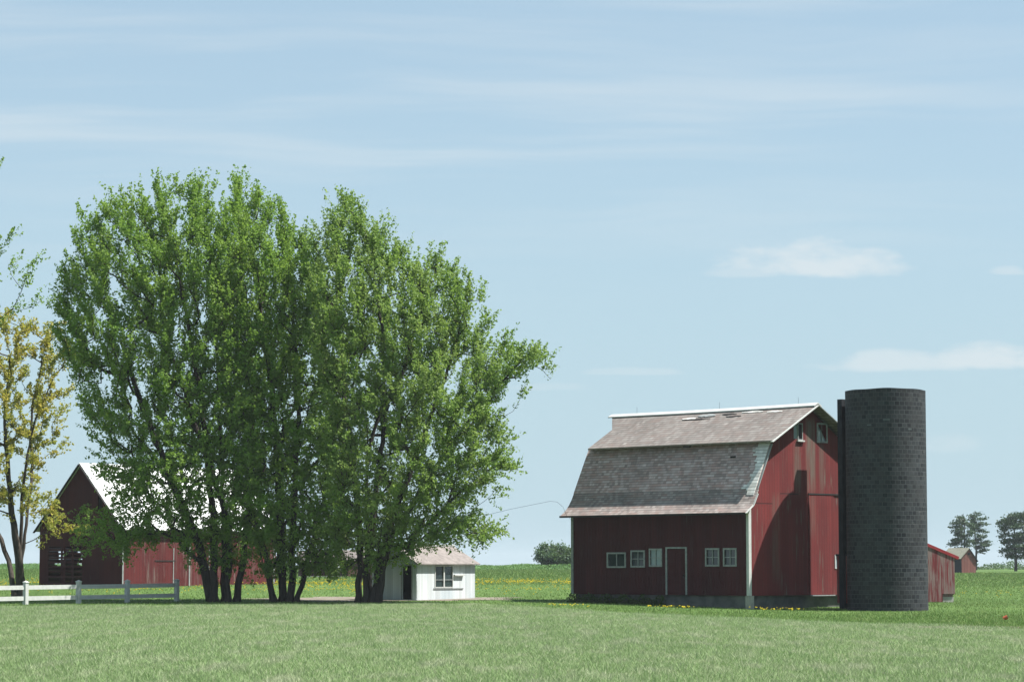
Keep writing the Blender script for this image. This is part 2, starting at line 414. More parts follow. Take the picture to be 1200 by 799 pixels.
tag(patch('dirt_yard', -8.5, 166.5, 8.0, 5.2, M['dirt'], .02, 3), kind='structure')
tag(patch('dirt_track', 19, 101, 5, 1.6, M['dirt'], .02, 5), kind='structure')

# ------------------------------------------------------------------ grass
def blades(name, X, Y, h, wdt, mat, lean=.35, lift=0):
    n = len(X); a = rng.uniform(0, 2 * np.pi, n); Z = gz(X, Y) + lift
    cx, sx = np.cos(a) * wdt, np.sin(a) * wdt
    l = rng.normal(0, lean, n) * h; m = rng.normal(0, lean, n) * h
    V = np.empty((n, 3, 3)); V[:, 0] = np.stack([X - cx, Y - sx, Z - .02], 1); V[:, 1] = np.stack([X + cx, Y + sx, Z - .02], 1)
    V[:, 2] = np.stack([X + l, Y + m, Z + h], 1)
    return np_mesh(name, V.reshape(-1, 3), np.arange(3 * n).reshape(n, 3), mat)
n = 520000
Y = 48 + 115 * rng.random(n) ** 1.15; X = (rng.random(n) * 2 - 1) * (Y * .205 + 3)
k = Y < edge(X) + rng.normal(0, .8, n); X, Y = X[k], Y[k]
den = .5 + .5 * np.sin(X * 1.1 + np.sin(Y * .35) * 2) * np.sin(Y * .6 + X * .3)
h = (.05 + .09 * rng.random(len(X))) * (.75 + .5 * den)
tag(blades('field_grass', X, Y, h, .008 + .008 * rng.random(len(X)), M['crop'], .7), 'rough grey green grass covering the whole foreground field', 'grass', kind='stuff')
n = 300000
Y = 95 + 330 * rng.random(n) ** 1.7; X = (rng.random(n) * 2 - 1) * (Y * .205 + 2)
k = Y > edge(X) - rng.random(n)
k &= ~((((X + 8.5) / 7.5) ** 2 + ((Y - 166.5) / 4.8) ** 2) < 1)
ca, sa = math.cos(R(44.4)), math.sin(R(44.4)); lx = (X - 13.83) * ca + (Y - 150) * sa; ly = -(X - 13.83) * sa + (Y - 150) * ca
k &= ~((lx > .1) & (lx < 11.4) & (ly > .1) & (ly < 14.3)); k &= ~(((X - 22.1) ** 2 + (Y - 151.3) ** 2) < 5.6)
X, Y = X[k], Y[k]
tag(blades('lawn_grass', X, Y, (.05 + .09 * rng.random(len(X))) * (1 + (Y > 190) * (Y - 190) / 240), (.016 + .01 * rng.random(len(X))) * (1 + (Y > 190) * (Y - 190) / 60), M['lawnb'], .5), 'short bright green lawn grass around the barns and trees', 'grass', kind='stuff')

def blobs(X, Y, h, r):
    n = len(X); Z = gz(X, Y) + h
    V = np.empty((n, 6, 3)); P = np.stack([X, Y, Z], 1)
    for i, d_ in enumerate([(1, 0, 0), (0, 1, 0), (-1, 0, 0), (0, -1, 0), (0, 0, .6), (0, 0, -.6)]): V[:, i] = P + np.array(d_) * r[:, None]
    f = np.array([(0, 1, 4), (1, 2, 4), (2, 3, 4), (3, 0, 4), (1, 0, 5), (2, 1, 5), (3, 2, 5), (0, 3, 5)])
    return V.reshape(-1, 3), (f[None] + (np.arange(n) * 6)[:, None, None]).reshape(-1, 3)
n = 24000; Y = 172 + 75 * rng.random(n); X = (rng.random(n) * 2 - 1) * Y * .2
band = .8 * np.exp(-((Y - 204 - 7 * np.sin(X * .23 + 1)) / 9) ** 2) + .35 * np.exp(-((Y - 186) / 4) ** 2) + .3 * np.exp(-((Y - 228) / 4) ** 2) + .04
k = rng.random(n) < band * np.where(X / Y > .08, .12, 1) * (.5 + .5 * np.sin(X * .8 + 1) ** 2); X1, Y1 = X[k], Y[k]
px_ = rng.uniform(640, 1010, 260); X2 = (px_ - 600) / 3011 * 146; Y2 = 147 + rng.normal(0, 2.2, 260); k = (np.sin(px_ * .05) > .1) & (Y2 < 149.2); X2, Y2 = X2[k], Y2[k]
Xd, Yd = np.concatenate([X1, X2]), np.concatenate([Y1, Y2])
V, F_ = blobs(Xd, Yd, .14 + .05 * rng.random(len(Xd)), .03 + .035 * rng.random(len(Xd)))
tag(np_mesh('dandelions', V, F_, M['petal']), 'scattered yellow dandelion heads in the lawn behind and beside the barn', 'flowers', kind='stuff')

# ------------------------------------------------------------------ trees
def leaf_mesh(name, P, size, mat, parent, up=.5, aspect=.62, origin=(0, 0, 0)):
    n = len(P); nr_ = rng.normal(size=(n, 3)); nr_[:, 2] += up; nr_ /= np.linalg.norm(nr_, axis=1)[:, None]
    t_ = np.cross(nr_, rng.normal(size=(n, 3))); t_ /= np.linalg.norm(t_, axis=1)[:, None] + 1e-9; b_ = np.cross(nr_, t_)
    s = (size * (.6 + .8 * rng.random(n)))[:, None]
    P = P - np.asarray(origin)
    V = np.empty((n, 4, 3)); V[:, 0] = P - t_ * s * .5; V[:, 1] = P + b_ * s * aspect * .5 + nr_ * s * .12; V[:, 2] = P + t_ * s * .5; V[:, 3] = P - b_ * s * aspect * .5 + nr_ * s * .12
    return np_mesh(name, V.reshape(-1, 3), np.arange(4 * n).reshape(n, 4), mat, parent)

def poly_in(p, poly):
    x, y = p; c = False; n = len(poly)
    for i in range(n):
        x1, y1 = poly[i]; x2, y2 = poly[i - 1]
        if (y1 > y) != (y2 > y) and x < (x2 - x1) * (y - y1) / (y2 - y1) + x1: c = not c
    return c
def poly_dist(p, poly):
    P = np.array(p); A = np.array(poly, float); B = np.roll(A, -1, 0); d = B - A
    t = np.clip(((P - A) * d).sum(1) / (d * d).sum(1), 0, 1)
    return float(np.linalg.norm(A + d * t[:, None] - P, axis=1).min())

def make_tree(name, base_px, Yd, poly, stems, ntips, mat_leaf, mat_bark, label, group=None, leaf=.175, shoots=6, per=21, thick=5.0, r0=.3, rtip=.012, up=.65, shoot_len=1.35, inner=.5, seed=1, union=None, edge_bias=.35, cat='tree'):
    r = np.random.default_rng(seed)
    mpp = Yd / 3011.0
    bx = (base_px[0] - 600) * mpp; bz = G(bx, Yd)
    root = empty(name, (bx, Yd, bz)); tag(root, label, cat, group)
    # survey the crown outline into metres at the tree's own distance
    def m2(px, py): p = at(px, py, Yd); return (p[0], p[2])
    pm = [m2(*p) for p in poly]
    um = [m2(*p) for p in union] if union else None
    A = np.array(pm); lo, hi = A.min(0), A.max(0); cx = (lo + hi) / 2
    nodes = []; par = []; srad = []
    base = np.array([bx, Yd, bz - .3])
    for st in stems:
        off = st[0]; pts = st[1]; rs = st[2] if len(st) > 2 else r0
        P = [np.array([bx + off * mpp, Yd + r.uniform(-.5, .5), bz - .3])]
        dep = r.uniform(-2.5, 2.5)
        for i, (px, py) in enumerate(pts):
            q = at(px, py, Yd); q[1] += dep * (i + 1) / len(pts) * min(1.0, thick / 4); P.append(q)
        P = np.array(P); L = np.concatenate([[0], np.cumsum(np.linalg.norm(np.diff(P, axis=0), axis=1))])
        ns = max(4, int(L[-1] / .7)); s = np.linspace(0, L[-1], ns)
        C = np.stack([np.interp(s, L, P[:, k]) for k in range(3)], 1)
        for _ in range(4): C[1:-1] = (C[:-2] + 2 * C[1:-1] + C[2:]) / 4
        C[1:-1] += r.normal(0, .05, (ns - 2, 3))
        b0 = len(nodes)
        for i, c in enumerate(C):
            nodes.append(c); par.append(-1 if i == 0 else len(nodes) - 2); srad.append(rs * .72 * (1 - i / ns) ** 1.15 + .02)
    tips = []; tries = 0
    while len(tips) < ntips and tries < 40000:
        tries += 1
        p = (r.uniform(lo[0], hi[0]), r.uniform(lo[1], hi[1]))
        if not poly_in(p, pm): continue
        d = poly_dist(p, pm)
        if r.random() > edge_bias + (1 - edge_bias) * math.exp(-d / 2.0) and d > 99: continue
        hd = min(thick, .7 + 1.1 * (poly_dist(p, um) if um else d))
        if d < .85 and p[1] > bz + 5 and r.random() > .15: continue
        if p[1] < bz + 4.2 and r.random() > .35: continue
        q = r.random(); yy = math.copysign(hd * (q ** .45), r.random() - .5)
        t3 = np.array([p[0], Yd + yy, p[1]])
        if tips and min(np.linalg.norm(np.array(tips[-600:]) - t3, axis=1)) < .58: continue
        tips.append(t3)
    tips = np.array(tips)
    N0 = np.array(nodes)
    dist = np.array([np.linalg.norm(N0 - t_, axis=1).min() for t_ in tips])
    arr = np.zeros((len(nodes) + ntips * 14, 3)); arr[:len(nodes)] = N0; cnt = len(nodes)
    par = par + [0] * (len(arr) - cnt); srad = srad + [0.0] * (len(arr) - cnt)
    tipid = []; lp = []
    for ti in np.argsort(dist):
        T = tips[ti]; A_ = arr[:cnt]; dv = T - A_; dd = np.linalg.norm(dv, axis=1); hd = np.hypot(dv[:, 0], dv[:, 1])
        cost = dd + 1.2 * np.maximum(0, .55 * hd - dv[:, 2]) + np.where(A_[:, 2] < bz + 2.0, 3, 0)
        j = int(np.argmin(cost)); S = A_[j].copy(); L = dd[j]
        m = max(1, min(12, int(L / .6)))
        ctrl = (S + T) / 2 + np.array([(T - S)[0] * .18, (T - S)[1] * .18, -.12 * L]) + r.normal(0, .06 * L, 3)
        prev = j
        for i in range(1, m + 1):
            f = i / m; q = (1 - f) ** 2 * S + 2 * f * (1 - f) * ctrl + f * f * T
            if i < m: q = q + r.normal(0, .05, 3)
            arr[cnt] = q; par[cnt] = prev; prev = cnt; cnt += 1
        tipid.append(prev)
    arr = arr[:cnt]; par = par[:cnt]; srad = np.array(srad[:cnt])
    acc = np.zeros(cnt)
    for t_ in tipid: acc[t_] += 1
    kids = [[] for _ in range(cnt)]
    for i in range(cnt - 1, -1, -1):
        if par[i] >= 0: acc[par[i]] += acc[i]
    for i in range(cnt):
        if par[i] >= 0: kids[par[i]].append(i)
    rad = np.maximum(rtip * np.maximum(acc, 1) ** .5, srad)
    # tubes along chains
    V = []; Fq = []; K = 6; done = np.zeros(cnt, bool)
    ang = np.linspace(0, 2 * np.pi, K, endpoint=False)
    order = [i for i in range(cnt) if not kids[i]]
    order.sort(key=lambda i: -srad[par[i]] if par[i] >= 0 else 0)
    for e in order:
        ch = [e]
        while par[ch[-1]] >= 0:
            ch.append(par[ch[-1]])
            if done[ch[-1]]: break
        for i in ch: done[i] = True
        if len(ch) < 2: continue
        ch = ch[::-1]; P = arr[ch]; rr = rad[ch].copy()
        if par[ch[0]] >= 0 or True:
            if len(rr) > 1 and srad[ch[1]] == 0: rr[0] = min(rr[0], rr[1] * 1.25)
        b0 = len(V)
        for i in range(len(P)):
            d_ = P[min(i + 1, len(P) - 1)] - P[max(i - 1, 0)]; d_ = d_ / (np.linalg.norm(d_) + 1e-9)
            a_ = np.cross(d_, (0, 1, 0.1)); a_ /= np.linalg.norm(a_) + 1e-9; b_ = np.cross(d_, a_)
            q = rr[i] * (1.7 if (i == 0 and par[ch[0]] < 0) else 1)
            for t_ in ang: V.append(P[i] + q * (a_ * math.cos(t_) + b_ * math.sin(t_)) - (bx, Yd, bz))
        for i in range(len(P) - 1):
            for k in range(K):
                a = b0 + i * K + k; b = b0 + i * K + (k + 1) % K
                Fq.append((a, b, b + K, a + K))
    np_mesh('trunk', V, Fq, mat_bark, root, True)
    # leafy shoots near the ends of the branches
    cen = np.array([(lo[0] + hi[0]) / 2, Yd, lo[1] + .35 * (hi[1] - lo[1])])
    LP = []
    for t_ in tipid:
        path = [t_]; L = 0
        while par[path[-1]] >= 0 and L < 1.0:
            L += np.linalg.norm(arr[path[-1]] - arr[par[path[-1]]]); path.append(par[path[-1]])
        path = arr[path]
        out = arr[t_] - cen; out /= np.linalg.norm(out) + 1e-9
        for s in range(shoots):
            u = r.random() ** 1.5 * (len(path) - 1) * .99; i = int(u); S = path[i] * (1 - (u - i)) + path[i + 1] * (u - i)
            d_ = out * 1.0 + np.array([0, 0, up]) + r.normal(0, .36, 3); d_ /= np.linalg.norm(d_)
            Ls = shoot_len * r.uniform(.45, 1.15)
            f = r.random(per) ** .8
            q = S + d_ * (f * Ls)[:, None] + r.normal(0, .11, (per, 3)) * (1.15 - f * .7)[:, None]
            LP.append(q)
    LP = np.concatenate(LP)
    leaf_mesh('crown', LP, leaf, mat_leaf, root, up=.35, origin=(bx, Yd, bz))
    return root
UN = [(48, 392), (58, 352), (78, 290), (96, 252), (124, 228), (160, 226), (192, 214), (238, 208), (275, 208), (300, 220), (328, 243), (352, 256), (372, 250), (390, 236), (415, 226), (436, 236), (456, 266), (490, 292), (522, 300), (548, 314), (560, 342), (577, 362), (568, 382), (592, 394), (640, 392), (648, 452), (600, 466), (604, 482), (598, 510), (615, 546), (596, 566), (560, 590), (592, 628), (560, 640), (520, 630), (480, 656), (400, 676), (310, 676), (270, 664), (215, 650), (165, 636), (150, 645), (95, 640), (75, 600), (118, 575), (100, 530), (88, 480), (74, 440)]
CL = 'maples standing in the farmyard clump'
make_tree('maple_tree', (258, 704), 160, [(58, 352), (78, 290), (96, 252), (124, 228), (160, 226), (192, 214), (238, 208), (262, 235), (290, 300), (318, 400), (325, 500), (312, 640), (270, 660), (215, 645), (165, 632), (150, 645), (95, 640), (75, 600), (118, 575), (100, 530), (88, 480), (74, 440), (48, 392)],
          [(-8, [(236, 650), (212, 590), (175, 500), (140, 400)], .2), (-6, [(250, 600), (238, 480), (215, 340), (195, 250)], .34), (4, [(262, 600), (258, 470), (250, 330), (240, 240)], .22),
           (18, [(288, 620), (296, 520), (292, 400), (280, 300)], .30), (10, [(268, 650), (262, 590), (225, 500), (180, 350)], .14)],
          1300, M['leaf_maple'], M['bark'], 'tall green multi-stemmed maple nearest the end of the white fence', CL, seed=21, union=UN)
make_tree('maple_tree', (335, 706), 160.5, [(250, 225), (275, 208), (300, 220), (328, 243), (352, 258), (380, 300), (402, 400), (412, 500), (412, 620), (400, 668), (350, 672), (300, 668), (285, 560), (258, 450), (240, 330)],
          [(-12, [(312, 650), (293, 590), (270, 510), (262, 380)], .26), (-4, [(328, 600), (322, 470), (300, 330), (278, 230)], .34), (6, [(345, 600), (352, 470), (345, 350), (335, 270)], .32),
           (12, [(365, 640), (388, 560), (396, 470), (385, 350)], .18)],
          980, M['leaf_maple'], M['bark'], 'middle maple of the clump, its thick cluster of dark stems splaying from one base', CL, seed=22, union=UN)
make_tree('maple_tree', (430, 707), 158, [(370, 252), (390, 236), (415, 226), (436, 236), (456, 266), (490, 292), (522, 300), (548, 314), (560, 342), (577, 362), (568, 382), (592, 394), (640, 392), (648, 452), (600, 466), (604, 482), (598, 510), (615, 546), (596, 566), (560, 590), (592, 628), (560, 640), (520, 630), (480, 656), (440, 660), (395, 668), (378, 560), (356, 400), (352, 300)],
          [(-10, [(424, 640), (414, 560), (400, 430), (392, 290)], .26), (0, [(437, 600), (452, 480), (445, 360), (425, 260)], .32), (8, [(446, 650), (478, 560), (520, 450), (552, 340)], .27),
           (12, [(452, 640), (505, 555), (560, 480), (612, 425)], .18), (-3, [(432, 620), (428, 520), (480, 420), (500, 320)], .2)],
          1250, M['leaf_right'], M['bark'], 'broad light green maple beside the white shed, rightmost of the clump', CL, seed=23, union=UN)
make_tree('yellow_tree', (24, 695), 170, [(-140, 380), (-60, 340), (0, 352), (40, 362), (75, 378), (105, 392), (112, 415), (88, 445), (80, 500), (62, 560), (90, 590), (105, 612), (70, 622), (20, 600), (-60, 620), (-130, 560)],
          [(0, [(22, 640), (16, 580), (10, 500), (20, 420)], .42), (2, [(25, 640), (28, 560), (45, 480), (80, 420)], .2), (-4, [(12, 665), (-6, 625), (-40, 560), (-80, 450)], .25), (0, [(24, 640), (35, 560), (30, 480), (48, 400)], .16)],
          420, M['leaf_yellow'], M['bark_grey'], 'sparse tree with yellowish young leaves at the left edge, behind the white fence', None, seed=31, shoots=6, per=16, leaf=.19, thick=5, shoot_len=.8, up=.2)
make_tree('green_tree', (-90, 705), 156, [(-330, 300), (-280, 150), (-180, 60), (-60, 80), (12, 150), (20, 200), (2, 232), (6, 262), (36, 268), (54, 330), (44, 366), (10, 385), (-60, 420), (-200, 520), (-320, 450)],
          [(0, [(-95, 560), (-110, 380), (-120, 150)], .4), (5, [(-80, 560), (-60, 420), (-10, 320)], .25), (-5, [(-130, 560), (-200, 400), (-260, 280)], .25)],
          330, M['leaf_maple'], M['bark'], 'large green tree mostly past the left edge, only its branch tips showing in the sky', None, seed=32, thick=5)

def small_tree(name, px, py_top, Yd, poly, label, cat, mat, n, leaf, seed, group=None, trunk=.18, flat=0, clump=.7, per=60):
    """far tree: trunk, limbs and clumps of foliage spread through the crown's volume"""
    r = np.random.default_rng(seed); mpp = Yd / 3011.0; bx = (px - 600) * mpp; bz = G(bx, Yd)
    root = empty(name, (bx, Yd, bz)); tag(root, label, cat, group)
    pm = [(lambda p: (p[0], p[2]))(at(a, b, Yd)) for a, b in poly]; A = np.array(pm); lo, hi = A.min(0), A.max(0)
    top = at(px, py_top, Yd)[2]; V = []; Fq = []; K = 6
    def tube(P, Rr):
        b0 = len(V)
        for i, p in enumerate(P):
            for k in range(K): V.append((p[0] + Rr[i] * math.cos(k * 1.0472) - bx, p[1] + Rr[i] * math.sin(k * 1.0472) - Yd, p[2] - bz))
        for i in range(len(P) - 1):
            for k in range(K): Fq.append((b0 + i * K + k, b0 + i * K + (k + 1) % K, b0 + (i + 1) * K + (k + 1) % K, b0 + (i + 1) * K + k))
    zs = np.linspace(bz - .3, top - .3, 9); wob = np.cumsum(r.normal(0, .08, 9)); wob[0] = 0
    tube([(bx + wob[i], Yd, z) for i, z in enumerate(zs)], [trunk * (1 - .85 * i / 8) for i in range(9)])
    P = []; c = 0
    while c < n:
        p = (r.uniform(lo[0], hi[0]), r.uniform(lo[1], hi[1]))
        if not poly_in(p, pm): continue
        c += 1; d = poly_dist(p, pm); yy = r.uniform(-1, 1) * min(2.6, .5 + d); q = np.array([p[0], Yd + yy, p[1]])
        sp_ = np.array([clump, clump, clump * (.35 if flat else .75)]); P.append(q + r.normal(0, 1, (per, 3)) * sp_ * .5)
        z0 = max(bz + .4, q[2] - .35 * abs(q[0] - bx) - .2)
        if z0 < top: tube([(bx + np.interp(z0, zs, wob), Yd, z0), tuple((np.array([bx, Yd, z0]) + q) / 2 - (0, 0, .1)), tuple(q)], [trunk * .3, trunk * .2, .02])
    np_mesh('trunk', V, Fq, M['bark'], root, True)
    leaf_mesh('crown', np.concatenate(P), leaf, mat, root, up=.6, origin=(bx, Yd, bz))
    return root
PG = 'pines on the horizon'
small_tree('pine_tree', 1131, 600, 560, [(1122, 598), (1130, 597), (1136, 606), (1140, 622), (1136, 640), (1128, 645), (1115, 640), (1112, 636), (1118, 628), (1115, 618), (1120, 608)], 'far pine behind the small tan roofed barn, left trunk of the pair', 'pine', M['pine'], 46, .45, 41, PG, .3, 1, 1.0)
small_tree('pine_tree', 1144, 597, 580, [(1137, 603), (1143, 595), (1151, 599), (1155, 612), (1160, 620), (1154, 630), (1161, 636), (1155, 645), (1152, 654), (1146, 652), (1140, 640), (1136, 620)], 'far pine with bare lower trunk, right trunk of the pair', 'pine', M['pine'], 46, .45, 42, PG, .28, 1, 1.0)
small_tree('pine_tree', 1190, 602, 520, [(1185, 602), (1195, 600), (1210, 606), (1216, 625), (1212, 650), (1200, 658), (1184, 656), (1176, 650), (1172, 645), (1178, 635), (1170, 628), (1176, 622), (1169, 614), (1178, 609)], 'dark far pine at the right edge of the picture', 'pine', M['pine'], 110, .5, 43, PG, .35, 1, 1.2)
small_tree('round_bush', 649, 640, 420, [(629, 650), (633, 640), (642, 637), (650, 641), (658, 639), (668, 644), (676, 650), (674, 664), (640, 664), (634, 657)], 'small round grey green tree on the horizon just left of the gambrel barn', 'tree', M['bush'], 120, .36, 44, None, .15, 0, .8)
# hedge line far off
n = 5200; X = rng.uniform(96, 160, n); Y = 620 + rng.normal(0, 6, n); hh = .8 + 1.3 * np.abs(np.sin(X * .33) * np.sin(X * .13 + 1)) + .5 * np.sin(X * 1.1)
P = np.stack([X, Y, gz(X, Y) + rng.random(n) * np.maximum(.3, hh)], 1)
tag(leaf_mesh('far_brush', P, .5, M['bush'], None), 'low hazy brush along the right horizon below the pines', 'brush', kind='stuff')
n = 60000; X = rng.uniform(-100, 26, n); Y = 430 + rng.uniform(-30, 30, n)
P = np.stack([X, Y, gz(X, Y) + rng.random(n) * (.75 + .16 * np.sin(X * .21) + .08 * np.sin(X * .9))], 1)
tag(leaf_mesh('tall_crop', P, .24, M['tallcrop'], None), 'strip of taller green crop along the horizon behind the white shed', 'crop', kind='stuff')
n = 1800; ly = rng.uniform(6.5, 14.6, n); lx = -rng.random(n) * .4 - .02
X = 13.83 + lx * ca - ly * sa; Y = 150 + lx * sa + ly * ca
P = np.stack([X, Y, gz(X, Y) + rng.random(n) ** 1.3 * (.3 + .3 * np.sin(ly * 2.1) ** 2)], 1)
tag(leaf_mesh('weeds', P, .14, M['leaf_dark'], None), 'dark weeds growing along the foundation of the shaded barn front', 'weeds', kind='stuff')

# ------------------------------------------------------------------ windows and doors
def window(root, axis, pos, u0, u1, z0, z1, nv, nh, out, glass='glass', frame='white_dull', fw=.10, name='window', label=None, sill=None):
    """frame round a real opening, glass set back in it; out = -1 faces the negative side"""
    def P(u, d, z): return (u, pos + d * out, z) if axis == 'y' else (pos + d * out, u, z)
    m = MB()
    for (a, b, c, d) in ((u0 - fw, u0, z0 - fw, z1 + fw), (u1, u1 + fw, z0 - fw, z1 + fw), (u0, u1, z1, z1 + fw), (u0, u1, z0 - fw, z0)):
        m.box(P(a, -.05, c), P(b, .045, d))
    for i in range(1, nv + 1): x = u0 + (u1 - u0) * i / (nv + 1); m.box(P(x - .025, -.04, z0), P(x + .025, .0, z1))
    for i in range(1, nh + 1): z = z0 + (z1 - z0) * i / (nh + 1); m.box(P(u0, -.038, z - .022), P(u1, -.002, z + .022))
    fr = m.build(name, M[frame], root)
    if label: fr['label'] = label
    MB().box(P(u0, -.055, z0), P(u1, -.065, z1)).build('pane', M[glass], fr)
    if sill: MB().box(P(u0 - .14, -.02, z0 - fw - .09), P(u1 + .14, .13, z0 - fw - .003)).build('sill', M[sill], fr)
    return fr

# ------------------------------------------------------------------ gambrel barn
ROT = R(44.4); C0 = (13.827, 150.0, 0.02)
barn = empty('gambrel_barn', C0, ROT)
tag(barn, 'big red gambrel barn with worn shingle roof standing beside the dark silo', 'barn')
Wd, Ln = 11.58, 14.44; SB = .66
XB, ZB = 2.05, 9.78                         # break of the gambrel at the wall line
prof = [(0, SB), (Wd, SB), (Wd, 5.78), (Wd - .56, 6.45), (Wd - XB - .12, ZB - .16), (Wd / 2, 11.8), (XB + .12, ZB - .16), (.56, 6.45), (0, 5.78)]
wins = [(4.22, 4.98, 9.95, 10.85), (6.5, 7.3, 9.9, 10.9), (8.05, 8.5, 2.3, 3.0)]
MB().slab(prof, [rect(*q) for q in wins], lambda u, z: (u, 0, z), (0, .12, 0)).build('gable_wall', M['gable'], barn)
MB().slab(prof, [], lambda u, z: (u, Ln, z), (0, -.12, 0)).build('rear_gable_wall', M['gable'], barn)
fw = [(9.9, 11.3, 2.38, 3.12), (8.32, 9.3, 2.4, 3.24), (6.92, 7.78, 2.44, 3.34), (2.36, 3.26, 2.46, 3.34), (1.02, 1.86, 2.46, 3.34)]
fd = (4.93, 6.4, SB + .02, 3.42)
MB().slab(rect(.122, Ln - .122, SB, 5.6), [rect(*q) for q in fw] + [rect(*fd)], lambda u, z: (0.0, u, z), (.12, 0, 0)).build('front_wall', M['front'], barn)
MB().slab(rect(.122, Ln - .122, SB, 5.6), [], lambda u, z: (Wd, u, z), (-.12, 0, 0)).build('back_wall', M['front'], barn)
m = MB()
for (a, b) in (((.14, .28, -.8), (Wd - .14, .53, SB)), ((.14, Ln - .5, -.8), (Wd - .14, Ln - .2, SB)), ((.16, .53, -.8), (.4, Ln - .5, SB - .003)), ((Wd - .4, .53, -.8), (Wd - .16, Ln - .5, SB - .003))): m.box(a, b)
m.build('foundation', M['concrete'], barn)
MB().box((-.02, -.02, -.8), (.42, .27, SB - .01)).build('corner_pier', M['concrete_pale'], barn)
MB().box((.3, .3, SB), (Wd - .3, Ln - .3, SB + .1)).build('floor', M['barn_in'], barn)
def roofpiece(name, mat, pts, th=.1):
    """pts: polygon in local 3D, thickened downwards along its normal"""
    P = [Vector(p) for p in pts]; nrm = (P[1] - P[0]).cross(P[2] - P[0]).normalized()
    if nrm.z < 0: nrm = -nrm
    m = MB(); a = [m.bm.verts.new(p) for p in P]; b = [m.bm.verts.new(p - nrm * th) for p in P]
    m.bm.faces.new(a); m.bm.faces.new(b[::-1])
    for i in range(len(P)): j = (i + 1) % len(P); m.bm.faces.new((a[j], a[i], b[i], b[j]))
    return m.build(name, mat, barn)
OV = .57; XE, ZE = 1.5, 9.74
def up_z(x): return ZE + (12.06 - ZE) * (x - XE) / (Wd / 2 - XE)
hx = 3.9
for side in (0, 1):
    f = (lambda x: x) if side == 0 else (lambda x: Wd - x)
    # upper slope with the little hay hood at the far ridge end; the ridge sags a touch in the middle
    pts = [(f(XE), -OV, ZE), (f(Wd / 2), -OV, 12.06), (f(Wd / 2), 5, 12.03), (f(Wd / 2), 10, 12.03), (f(Wd / 2), 16.4, 12.06), (f(hx), 14.62, up_z(hx)), (f(XE), 14.47, ZE)]
    roofpiece('upper_roof', M['roof_up'], pts)
    pts = [(f(XB), -.03, ZB - .02), (f(XB), 14.9, ZB - .02), (f(.62), 14.88, 6.9), (f(.62), -.03, 6.9)]
    roofpiece('lower_roof', M['roof_low'], pts)
    m = MB(); Q = [(.63, 6.92), (.43, 6.54), (.2, 6.19), (-.05, 5.91), (-.32, 5.68), (-.6, 5.49)]; up_, dn_ = [], []
    for x, z in Q:
        up_.append([m.bm.verts.new((f(x), y, z)) for y in (-.25, 14.85)]); dn_.append([m.bm.verts.new((f(x + .03), y, z - .09)) for y in (-.25, 14.85)])
    for k in range(5):
        for A_, B_ in ((up_, up_), (dn_, dn_)): m.bm.faces.new((A_[k][0], A_[k][1], A_[k + 1][1], A_[k + 1][0]))
        for e_ in (0, 1): m.bm.faces.new((up_[k][e_], up_[k + 1][e_], dn_[k + 1][e_], dn_[k][e_]))
    for k in (0, 5): m.bm.faces.new((up_[k][0], up_[k][1], dn_[k][1], dn_[k][0]))
    m.build('flared_eave', M['roof_flare'], barn, smooth=False)
    MB().bar((f(-.6), -.25, 5.44), (f(-.6), 14.9, 5.44), .05, .12).build('eave_board', M['trim_dark'], barn)
    d = 'white' if side == 0 else 'white_dull'
    MB().bar((f(XE - .03), -OV - .03, ZE - .08), (f(Wd / 2) - (.02 if side == 0 else -.02), -OV - .03, 11.99), .05, .2, up=(0, 1, 0)).build('bargeboard', M[d], barn)
    MB().bar((f(XB), -.1, ZB - .2), (f(.47), -.1, 6.45), .05, .14, up=(0, 1, 0)).build('rake_trim', M['white_dull'], barn)
    MB().bar((f(.5), -.29, 6.6), (f(.1), -.29, 5.92), .04, .14, up=(0, 1, 0)).bar((f(.1), -.29, 5.92), (f(-.58), -.29, 5.45), .04, .13, up=(0, 1, 0)).build('eave_return', M['white'], barn)
m = MB(); YR_ = [(-OV - .05, 12.06), (5, 12.03), (10, 12.03), (16.45, 12.06)]
sec = [(-.34, -.165), (-.02, .05), (.02, .05), (.34, -.165), (.34, -.125), (0, .10), (-.34, -.125)]
sec = [(-.34, -.14), (0, .035), (.34, -.14), (.34, -.07), (0, .11), (-.34, -.07)]
L_ = [[m.bm.verts.new((Wd / 2 + a, y, z + b)) for a, b in sec] for y, z in YR_]
for k in range(3):
    for i in range(6): j = (i + 1) % 6; m.bm.faces.new((L_[k][i], L_[k][j], L_[k + 1][j], L_[k + 1][i]))
m.bm.faces.new(L_[0][::-1]); m.bm.faces.new(L_[-1])
m.build('ridge_cap', M['white'], barn)
for yy in (14.2, 7.2, .9):
    MB().tube([(Wd / 2, yy, 12.1), (Wd / 2, yy, 12.55)], .008).build('lightning_rod', M['dark'], barn)
